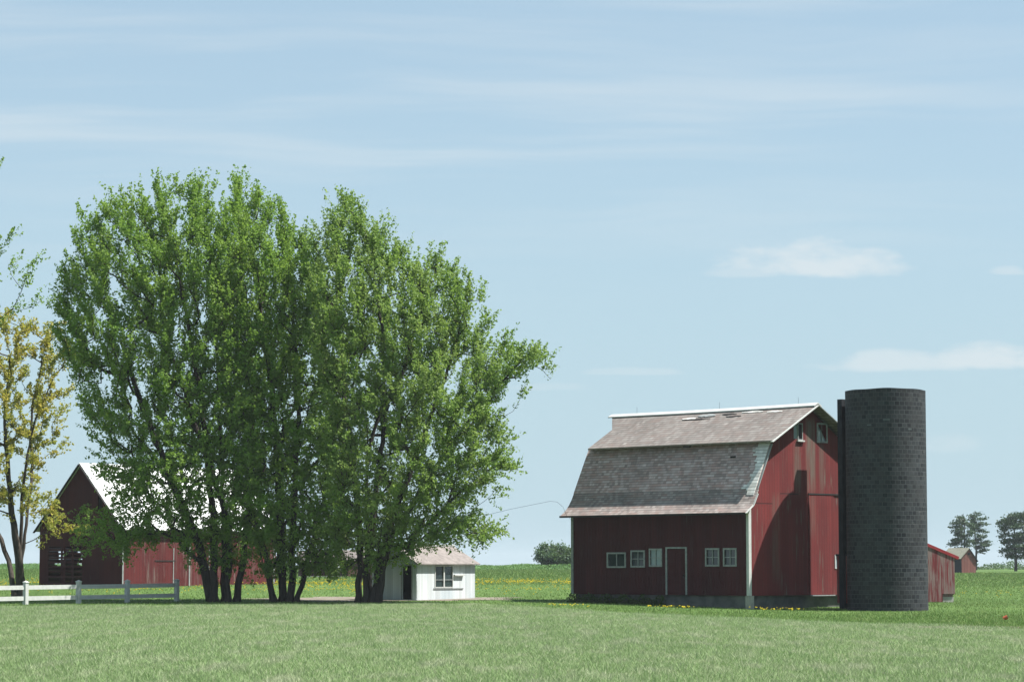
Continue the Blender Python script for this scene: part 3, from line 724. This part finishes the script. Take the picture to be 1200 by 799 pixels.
# strip of bare pale shingles torn open along the near rake
rr = random.Random(8); nst = 26; m = MB(); prev = None; row = []
for i in range(nst + 1):
    f_ = i / nst; x = XB + (.45 - XB) * f_; z = ZB - .02 + (6.52 - (ZB - .02)) * f_
    wdt = .8 if f_ < .1 else (.68 + .2 * math.sin(f_ * 9)) + rr.uniform(-.24, .24)
    if .62 < f_ < .72: wdt = .55
    if f_ > .92: wdt = .5
    nx, nz = -.895, .446
    row.append(((x + nx * .02, -.05, z + nz * .02), (x + nx * .02, wdt, z + nz * .02)))
for i in range(nst):
    a, b = row[i], row[i + 1]; w_ = (a[1][1] + b[1][1]) / 2 if i % 2 else a[1][1]
    vs = [(a[0][0], -.05, a[0][2]), (b[0][0], -.05, b[0][2]), (b[0][0], w_, b[0][2]), (a[0][0], w_, a[0][2])]
    m.bm.faces.new([m.bm.verts.new(v) for v in vs])
    vs2 = [(v[0] + nx * .03, v[1], v[2] + nz * .03) for v in vs]; m.bm.faces.new([m.bm.verts.new(v) for v in vs2])
    q = [m.bm.verts.new(v) for v in (vs[2], vs[3], vs2[3], vs2[2])]; m.bm.faces.new(q)
    q = [m.bm.verts.new(v) for v in (vs[0], vs[1], vs2[1], vs2[0])]; m.bm.faces.new(q)
o = m.build('torn_rake_strip', M['sheath'], barn)
# torn spots near the ridge
def spot(y0, y1, x0, x1, mt):
    m = MB(); n_ = 9; lo_, hi_ = [], []
    for i in range(n_):
        y = y0 + (y1 - y0) * i / (n_ - 1); e = math.sin(math.pi * (.12 + .76 * i / (n_ - 1)))
        lo_.append((x0 - rr.uniform(0, .1) * e, y)); hi_.append((x0 + (x1 - x0) * e * rr.uniform(.7, 1.1), y))
    pts = lo_ + hi_[::-1]
    vs = [m.bm.verts.new((x, y, up_z(x) + .012)) for x, y in pts]; m.bm.faces.new(vs)
    r_ = bmesh.ops.extrude_face_region(m.bm, geom=m.bm.faces[:]); bmesh.ops.translate(m.bm, verts=[v for v in r_['geom'] if isinstance(v, bmesh.types.BMVert)], vec=(0, 0, .02))
    m.build('torn_roof_patch', M[mt], barn)
for q in ((6.9, 8.3, 5.0, 5.3, 'white_dull'), (8.3, 9.4, 4.75, 4.9, 'sheath'), (5.2, 6.4, 5.1, 5.2, 'trim_dark'), (3.2, 4.9, 5.2, 5.38, 'sheath'), (4.6, 5.8, 4.8, 4.88, 'trim_dark'), (1.6, 2.8, 5.1, 5.22, 'sheath'), (7.0, 9.3, 4.68, 4.74, 'trim_dark')): spot(*q)
for (y0, y1, x0) in ((6.2, 6.8, 1.98), (2.3, 2.7, 1.60)):
    z = 6.5 + (ZB - 6.52) * (x0 - .42) / (XB - .42)
    MB().box((x0 - .06, y0, z - .05), (x0 + .0, y1, z + .06)).build('missing_shingles', M['trim_dark'], barn)
# corner boards
MB().box((-.035, -.035, SB), (.2, .0 - .002, 5.72)).box((-.035, -.002, SB), (-.002, .16, 5.52)).build('corner_board', M['white'], barn)
MB().box((-.035, Ln - .16, SB), (-.002, Ln + .035, 5.52)).build('corner_board', M['white_dull'], barn)
window(barn, 'x', 0, *fw[0], 1, 0, -1, label='wide two-pane window, leftmost on the shaded front', name='window')
for q in fw[1:]: window(barn, 'x', 0, *q, 1, 1, -1, glass='glass_pale' if q is fw[2] else 'glass')
lw = window(barn, 'y', 0, 4.62, 4.98, 9.95, 10.85, 0, 0, -1, glass='dark', label='broken loft window standing open', frame='white_dull', fw=.06, sill='white')  # dark plate fills the opening, standing in for the unlit loft behind
MB().box((4.22, .02, 9.95), (4.58, .05, 10.85)).build('loose_sash', M['glass_pale'], barn)
window(barn, 'y', 0, *wins[1], 1, 2, -1, glass='glass_pale', label='dusty white framed loft window right of the ridge')
window(barn, 'y', 0, *wins[2], 0, 0, -1, glass='glass_pale', frame='white', fw=.07)
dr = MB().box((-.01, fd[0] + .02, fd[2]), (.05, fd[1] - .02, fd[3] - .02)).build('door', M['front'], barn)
m = MB()
for a, b in (((-.05, fd[0] - .12, fd[2]), (-.002, fd[0], fd[3] + .1)), ((-.05, fd[1], fd[2]), (-.002, fd[1] + .12, fd[3] + .1)), ((-.05, fd[0], fd[3]), (-.002, fd[1], fd[3] + .1))): m.box(a, b)
m.build('door_frame', M['white_dull'], dr)
MB().box((-.06, fd[0] + .1, 1.7), (-.012, fd[0] + .16, 1.9)).build('door_latch', M['dark'], dr)
# big track door and its batten on the gable, right of the old seam
MB().box((5.52, -.045, SB + .02), (7.9, -.002, 6.62)).build('sliding_door', M['gable'], barn)
MB().box((5.5, -.07, 6.66), (8.9, -.004, 6.73)).build('door_track', M['trim_dark'], barn)
MB().box((5.6, -.12, SB - .06), (7.9, -.004, SB - .0)).build('door_sill', M['white_dull'], barn)

# ------------------------------------------------------------------ silo
SX, SY, SR, ZT = 22.1, 151.3, 2.36, 12.72; sb = G(SX, SY) - .35
silo = empty('silo', (SX, SY, 0)); tag(silo, 'tall roofless dark block silo close to the gable of the gambrel barn', 'silo')
def cyl_wall(name, cx, cy, r, z0, z1, th, n, mat, parent, wav=0):
    me = bpy.data.meshes.new(name); V = []; Fc = []; UV = []; nz = 14
    for j in range(nz + 1):
        for i in range(n):
            a = 2 * math.pi * i / n; z = z0 + (z1 - z0) * j / nz
            if j == nz: z += wav * (math.sin(a * 3) + .6 * math.sin(a * 7 + 1))
            V.append((cx + r * math.cos(a), cy + r * math.sin(a), z))
    for j in range(nz):
        for i in range(n):
            k = (i + 1) % n; Fc.append((j * n + i, j * n + k, (j + 1) * n + k, (j + 1) * n + i))
            u0, u1 = i / n * 2 * math.pi * r, (i + 1) / n * 2 * math.pi * r; v0, v1 = j / nz * (z1 - z0), (j + 1) / nz * (z1 - z0)
            UV += [(u0, v0), (u1, v0), (u1, v1), (u0, v1)]
    t0 = len(V); V += V[nz * n:nz * n + n]
    b = len(V); ri = r - th
    for i in range(n): a = 2 * math.pi * i / n; zt = V[nz * n + i][2]; V.append((cx + ri * math.cos(a), cy + ri * math.sin(a), zt))
    for i in range(n): a = 2 * math.pi * i / n; V.append((cx + ri * math.cos(a), cy + ri * math.sin(a), z0))
    for i in range(n):
        k = (i + 1) % n; Fc.append((t0 + i, t0 + k, b + k, b + i)); UV += [(0, 0), (.1, 0), (.1, .1), (0, .1)]
        Fc.append((b + i, b + k, b + n + k, b + n + i)); UV += [(i * .2, z1), (i * .2 + .2, z1), (i * .2 + .2, z0), (i * .2, z0)]
    me.from_pydata(V, [], Fc); l = me.uv_layers.new(name='UVMap'); l.data.foreach_set('uv', [c for q in UV for c in q])
    me.materials.append(mat)
    o = link(bpy.data.objects.new(name, me), parent)
    for p in me.polygons[:nz * n]: p.use_smooth = True
    return o
cyl_wall('silo_wall', 0, 0, SR, sb, ZT, .18, 96, M['silo'], silo, .02)
cx, cy = 19.93 - SX, 153.2 - SY
rg = Matrix.Rotation(R(44.4), 3, 'Z')
m = MB(); m.box((cx - .48, cy - .17, sb), (cx + .48, cy + .17, 12.33), rot=rg); m.build('chute', M['silo_chute'], silo)
MB().box((cx + .25, cy - .6, sb), (cx + .9, cy - .05, 12.2)).build('chute_link', M['silo_in'], silo)
for (a_, z, s1, s2) in ((-97, 10.9, .2, .06), (-122, 10.6, .14, .05), (-62, 10.35, .12, .05)):
    a_ = R(a_); p = Vector((SR * math.cos(a_), SR * math.sin(a_), z)); MB().box((p.x - .012, p.y - s1, z - s2), (p.x + .012, p.y + s1, z + s2), rot=Matrix.Rotation(a_, 3, 'Z')).build('patched_block', M['scar'], silo)
# small feed room between silo and barn
fr_ = empty('feed_room', (20.3, 152.45, G(19.5, 151.7)), ROT); tag(fr_, 'narrow red board feed room squeezed between the silo foot and the barn gable', 'shed')
MB().slab(rect(.0, .75, .35, 3.15), [], lambda u, z: (u, -.1, z), (0, .06, 0)).build('wall', M['annex'], fr_)
MB().box((.0, -.04, .35), (.06, 1.3, 3.15)).build('wall', M['annex_y'], fr_)
MB().slab([(-.06, 3.15), (.9, 3.15), (.9, 3.27), (-.06, 3.27)], [], lambda u, z: (u, -.25, z), (0, 1.6, 0)).build('roof', M['trim_dark'], fr_)

# ------------------------------------------------------------------ generic gabled shed, corner nearest at the origin
def gabled(root, L, Wg, hw, hr, ovx, ovy, mats, holes_long=(), holes_gable=(), back=True, th=.08, base=0.0, gable_boards=None, roof_th=.07):
    gp = [(0, base), (Wg, base), (Wg, hw), (Wg / 2, hr), (0, hw)]
    MB().slab(rect(th + .002, L - th - .002, base, hw), [rect(*q) for q in holes_long], lambda u, z: (u, 0, z), (0, th, 0)).build('long_wall', M[mats['long']], root)
    if gable_boards is None:
        MB().slab(gp, [rect(*q) for q in holes_gable], lambda u, z: (0, u, z), (th, 0, 0)).build('gable_wall', M[mats['gable']], root)
    MB().slab(gp, [], lambda u, z: (L, u, z), (-th, 0, 0)).build('rear_gable_wall', M[mats['gable']], root)
    if back: MB().box((th + .002, Wg - th, base), (L - th - .002, Wg, hw)).build('back_wall', M[mats['long']], root)
    sl = (hr - hw) / (Wg / 2)
    for s in (0, 1):
        f = (lambda y: y) if s == 0 else (lambda y: Wg - y)
        P = [(-ovx, f(-ovy), hw - ovy * sl + .03), (L + ovx, f(-ovy), hw - ovy * sl + .03), (L + ovx, f(Wg / 2), hr + .03), (-ovx, f(Wg / 2), hr + .03)]
        m = MB(); a = [m.bm.verts.new(p) for p in P]; b = [m.bm.verts.new((p[0], p[1], p[2] + roof_th)) for p in P]
        m.bm.faces.new(a[::-1]); m.bm.faces.new(b)
        for i in range(4): j = (i + 1) % 4; m.bm.faces.new((a[i], a[j], b[j], b[i]))
        m.build('roof', M[mats['roof']], root)

# left red barn with white metal roof
YB = 192; p0 = at(143, 686, YB); b_ang = R(37); zb = G(p0[0], YB)
b2 = empty('red_barn', (p0[0], YB, zb), math.pi / 2 - b_ang); tag(b2, 'weathered red barn with bright white metal roof behind the maples and fence', 'barn')
W2, L2, HW, HR = 9.0, 17.0, 4.6, 9.35
gh = [(4.3, 6.6, .0 + .02, 3.0), (2.2, 2.75, 5.9, 7.0)]
gabled(b2, L2, W2, HW, HR, .25, .35, {'long': 'barn2_long', 'gable': 'barn2_gable', 'roof': 'metal_roof'}, holes_long=[], holes_gable=[(4.3, 8.0, .4, 3.1), (2.2, 2.7, 5.9, 6.9)], back=False, th=.1)
MB().bar((-.24, -.36, HW - .32), (L2 + .24, -.36, HW - .32), .04, .12).build('eave_board', M['trim_dark'], b2)
for s in (0, 1):
    f = (lambda y: y) if s == 0 else (lambda y: W2 - y)
    MB().bar((-.28, f(-.4), HW - .42), (-.28, f(W2 / 2), HR - .02), .04, .2, up=(1, 0, 0)).build('bargeboard', M['trim_dark'], b2)
# far long wall: horizontal boards, some missing, so daylight shows through the doorway
m = MB(); rr = random.Random(3)
for k_ in range(22):
    z = .05 + k_ * .21
    segs = [(.12, L2 - .12)]
    if 6 < k_ < 14 and rr.random() < .85: a = rr.uniform(1.5, 2.0); b = a + rr.uniform(.4, .9); c = rr.uniform(3.6, 4.6); d = c + rr.uniform(.3, 1.3); segs = [(.12, a), (b, c), (d, L2 - .12)]
    for a, b in segs: m.box((a, W2 - .08, z), (b, W2 - .02, z + .207))
m.build('slatted_back_wall', M['barn2_gable'], b2)
m = MB()
for z in (.75, 1.15, 1.5, 1.85, 2.2, 2.5, 2.8): m.box((.02, 4.3, z), (.06, 8.0, z + .15))
for y_ in (5.3, 6.2, 6.5): m.box((.065, y_, .4), (.095, y_ + .22, 3.1))
m.build('gate_boards', M['barn2_gable'], b2)
for u in (.05, L2 * .42, L2 * .985): MB().box((u - .07, -.03, .05), (u + .07, -.002, HW - .5)).build('pale_batten', M['white_dull'], b2)
for u in (5.4, 9.3): MB().box((u - .04, -.03, .05), (u + .04, -.002, 3.0)).build('pale_batten', M['white_dull'], b2)
MB().box((3.4, -.035, 2.0), (5.6, -.003, 2.08)).build('door_rail', M['trim_dark'], b2)
MB().box((.1, -.12, -.6), (L2, .0, .02)).box((-.1, -.12, -.6), (.1, W2, .0)).build('foundation', M['concrete_pale'], b2)

# white shed
YS = 163.5; p0 = at(488, 706, YS); zs_ = G(p0[0], YS); b_ang = R(36)
ws = empty('white_shed', (p0[0], YS, zs_), math.pi / 2 - b_ang); tag(ws, 'small white board shed with open dark doorway under the right maple', 'shed')
WS, LS, HS, HRS = 3.85, 6.2, 2.38, 3.4
hl = (1.95, 3.75, .85, 2.15); gd_ = (.4, 1.15, .06, 2.2)
gabled(ws, LS, WS, HS, HRS, .2, .28, {'long': 'shed_white', 'gable': 'shed_white_side', 'roof': 'shed_roof'}, holes_long=[hl], holes_gable=[gd_], th=.08)
MB().box((.1, .1, .0), (LS - .1, WS - .1, .05)).build('floor', M['barn_in'], ws)
MB().box((.1, WS - .13, .06), (LS - .1, WS - .09, 2.3)).box((LS - .13, .1, .06), (LS - .09, WS - .14, 2.3)).box((1.3, .1, .06), (1.36, WS - .15, 2.25)).build('inner_boards', M['barn_dark'], ws)  # added dark lining and partition that paint the doorway's inner shade
wf = MB()
for (a, b, c, d) in ((1.89, 1.95, .79, 2.21), (3.75, 3.81, .79, 2.21), (1.95, 3.75, 2.15, 2.21), (1.95, 3.75, .79, .85), (2.79, 2.91, .85, 2.15)): wf.box((a, -.04, c), (b, .03, d))
wf = wf.build('window', M['white'], ws)
MB().box((1.95, .045, .85), (2.79, .055, 2.15)).box((2.91, .045, .85), (3.75, .055, 2.15)).build('pane', M['glass'], wf)
MB().box((1.95, -.02, 1.28), (2.79, .04, 1.32)).box((2.91, -.02, 1.28), (3.75, .04, 1.32)).build('muntin', M['white_dull'], wf)
MB().box((3.85, -.16, 1.55), (4.9, -.003, 1.64)).build('shelf_board', M['white'], ws)
MB().box((1.75, -.05, .71), (4.9, -.003, .77)).build('lower_batten', M['white_dull'], ws)
MB().box((-.2, -.25, -.3), (LS + .4, .0, .02)).box((-.3, -.2, -.3), (-.0, WS + .6, .015)).build('sill_beam', M['concrete_pale'], ws)
MB().bar((-.2, WS / 2, HRS + .13), (LS + .2, WS / 2, HRS + .14), .22, .13).build('ridge_cap', M['white'], ws)
MB().box((-.03, .33, .06), (-.002, .4, 2.27)).box((-.03, 1.15, .06), (-.002, 1.22, 2.27)).box((-.03, .4, 2.2), (-.002, 1.15, 2.27)).build('door_frame', M['white_dull'], ws)

# red annex behind the silo
YA = 170; p0 = at(1118, 697, YA)
an = empty('red_annex', (p0[0] - 5.65, YA - 2.0, G(p0[0] - 3, YA)), R(20)); tag(an, 'low worn red shed with red metal roof peeking out behind the silo', 'shed')
LA = 6.1
prof = [(0, .55), (LA, .55), (LA, 2.95), (LA / 2 - .6, 4.3), (0, 3.1)]
MB().slab([(0, 0.02), (5.15, .02), (5.15, .55), (LA, .55), (LA, 2.95), (2.4, 4.35), (0, 3.4)], [], lambda u, z: (u, 0, z), (0, .08, 0)).build('wall', M['annex'], an)
MB().box((LA - .08, .082, .5), (LA, 5, 2.95)).build('side_wall', M['annex_y'], an)
MB().bar((2.35, 2.75, 4.42), (LA + .3, 2.75, 2.9), .2, 5.6, up=(0, 1, 0)) .bar((2.45, 2.75, 4.42), (-.3, 2.75, 3.35), .2, 5.6, up=(0, 1, 0)).build('roof', M['red_metal'], an)
MB().box((5.25, .1, -.5), (6.05, 4.8, .35)).build('foundation', M['concrete_pale'], an)
MB().box((5.2, .12, .35), (6.0, .3, .54)).build('sill', M['annex'], an)

# small far barn
YF = 400; p0 = at(1127, 671, YF); fb = empty('far_barn', (p0[0], YF, G(p0[0], YF) - .1), R(20))
tag(fb, 'tiny far off barn with faded pink gable and pale roof below the pines', 'barn')
Lf, Wf = 5.0, 2.6
MB().slab([(0, .1), (2.55, .1), (2.55, 2.2), (1.3, 3.95), (0, 2.55)], [], lambda u, z: (u, 0, z), (0, .1, 0)).build('gable_wall', M['far_barn'], fb)
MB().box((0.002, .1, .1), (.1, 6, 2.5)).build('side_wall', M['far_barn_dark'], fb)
MB().box((2.45, .1, .1), (2.548, 6, 2.15)).build('side_wall', M['far_barn'], fb)
MB().bar((-.3, 3, 2.35), (1.32, 3, 4.05), .1, 6.4, up=(0, 1, 0)).build('roof', M['far_roof'], fb)
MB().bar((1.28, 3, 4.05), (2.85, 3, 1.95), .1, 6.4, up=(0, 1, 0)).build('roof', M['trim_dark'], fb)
MB().box((1.15, -.04, 2.95), (1.5, -.004, 3.3)).build('vent', M['dark'], fb)
MB().box((-.1, -.2, -.4), (2.7, 0, .1)).build('foundation', M['concrete_pale'], fb)

# far farm buildings glimpsed between the trunks
YR = 265; p0 = at(352, 671, YR); rs = empty('distant_red_shed', (p0[0], YR, G(p0[0], YR)), R(8)); tag(rs, 'distant low red building glimpsed between the maple trunks', 'shed')
gabled(rs, 4.2, 4.0, 1.6, 2.6, .2, .2, {'long': 'barn2_gable', 'gable': 'barn2_gable', 'roof': 'far_brown_roof'}, th=.08)
MB().box((-.2, -.2, -.3), (4.5, -.003, .12)).build('foundation', M['concrete_pale'], rs)
p0 = at(396, 669, 262); tk = empty('fuel_tank', (p0[0], 262, G(p0[0], 262)), R(25)); tag(tk, 'far small white tank on dark legs seen between the maple trunks', 'tank')
m = MB(); bmesh.ops.create_cone(m.bm, cap_ends=True, segments=24, radius1=.3, radius2=.3, depth=.95, matrix=Matrix.Translation((0, 0, .85)) @ Matrix.Rotation(R(14), 4, 'Y'))
m.build('tank_shell', M['white'], tk, bevel=.08)
for s_ in (-.2, .2): MB().box((s_ - .04, -.2, 0), (s_ + .04, .2, .42)).build('leg', M['dark'], tk)
p0 = at(408, 668, 268); rs = empty('distant_wagon_shed', (p0[0], 268, G(p0[0], 268)), R(20)); tag(rs, 'distant brown shed just left of the right maple trunk', 'shed')
gabled(rs, 3.0, 3.2, 1.7, 2.7, .2, .2, {'long': 'far_barn_brown', 'gable': 'far_barn_brown', 'roof': 'far_brown_roof'}, th=.08)

# ------------------------------------------------------------------ white fence
fx = [(-128, 0, 143), (-76, 0, 146), (-24, 0, 149), (30, 0, 152), (92, 0, 155.5), (149, 0, 158.5), (207, 0, 161.5)]
fence = empty('white_fence', (at(30, 700, 152)[0], 152, 0)); tag(fence, 'white two-rail board fence ending near the left maple', 'fence')
fp = []
ox, oy = fence.location.x, fence.location.y
for (px, py, Yf) in fx:
    x = at(px, 700, Yf)[0]; z = G(x, Yf); fp.append(Vector((x - ox, Yf - oy, z)))
FH = 1.3; fang = math.atan2(fp[-1].y - fp[0].y, fp[-1].x - fp[0].x)
for i, p in enumerate(fp):
    m = MB(); rot = Matrix.Rotation(fang, 3, 'Z')
    m.box((p.x - .12, p.y - .12, p.z - .3), (p.x + .12, p.y + .12, p.z + FH), rot=rot)
    m.box((p.x - .15, p.y - .15, p.z + FH), (p.x + .15, p.y + .15, p.z + FH + .04), rot=rot)
    bmesh.ops.create_cone(m.bm, cap_ends=True, segments=4, radius1=.19, radius2=.01, depth=.09, matrix=Matrix.Translation((p.x, p.y, p.z + FH + .085)) @ Matrix.Rotation(fang + math.pi / 4, 4, 'Z'))
    m.build('post', M['white'], fence)
    if i < len(fp) - 1:
        q = fp[i + 1]; d_ = (q - p).normalized() * .122
        for hz in (1.02, .38): MB().bar(p + d_ + Vector((0, 0, hz)), q - d_ + Vector((0, 0, hz)), .05, .25).build('rail', M['white'], fence)

# ------------------------------------------------------------------ power cable from the barn corner into the trees
lc = Matrix.Translation(C0) @ Matrix.Rotation(ROT, 4, 'Z') @ Vector((-.1, Ln - .2, 5.2))
pA = Vector(at(658, 600, lc.y)); pts = [Vector(at(x, y, 158)) for x, y in ((545, 612), (575, 602), (600, 596), (625, 591), (645, 587), (653, 588), (660, 594))] + [Vector(at(664, 604, 159.2)), lc]
mm = MB().tube(pts, .008, 6); cb = mm.build('power_cable', M['dark']); tag(cb, 'thin dark wire drooping from the barn corner into the right maple', 'cable')

# small orange thing in the grass on the right
p0 = at(1178, 726, 118); bk = empty('orange_bucket', (p0[0], 118, G(p0[0], 118)), 0); tag(bk, 'small orange bucket lying in the grass at the right edge of the lawn', 'bucket')
M['orange'] = plain('orange_plastic', (.55, .12, .05), .5, .3, .1)
m = MB(); bmesh.ops.create_cone(m.bm, cap_ends=False, segments=20, radius1=.08, radius2=.105, depth=.2, matrix=Matrix.Translation((0, 0, .13)) @ Matrix.Rotation(R(70), 4, 'Y'))
m.build('bucket_shell', M['orange'], bk, smooth=True)
pts = [(.10 + .06 * math.sin(a), .10 * math.cos(a), .17 + .06 * math.sin(a)) for a in np.linspace(0, math.pi, 9)]
MB().tube(pts, .008, 5).build('handle', M['dark'], bk)

# ------------------------------------------------------------------ haze
hz = MB().box((-1500, -80, -30), (1500, 6000, 34)); t = NT('haze_air'); t.n.remove(t.b)
pv = t.n.new('ShaderNodeVolumePrincipled'); pv.inputs['Density'].default_value = .0001; pv.inputs['Color'].default_value = (.80, .88, .95, 1)
t.t.links.new(pv.outputs[0], t.n['Material Output'].inputs['Volume'])
hb = hz.build('haze', t.m); tag(hb, 'thin pale blue haze in the air over the fields', 'haze', kind='stuff')

# ------------------------------------------------------------------ render
cy_ = scn.cycles
cy_.max_bounces = 7; cy_.diffuse_bounces = 5; cy_.glossy_bounces = 2; cy_.transmission_bounces = 3; cy_.volume_bounces = 0; cy_.transparent_max_bounces = 6
cy_.use_denoising = True
cy_.sample_clamp_indirect = 6
vs = scn.view_settings
scn.display_settings.display_device = 'sRGB'; vs.view_transform = 'Standard'; vs.look = 'None'; vs.gamma = 1; vs.use_curve_mapping = False; vs.exposure = 1.15
scn.render.filter_size = 2.35
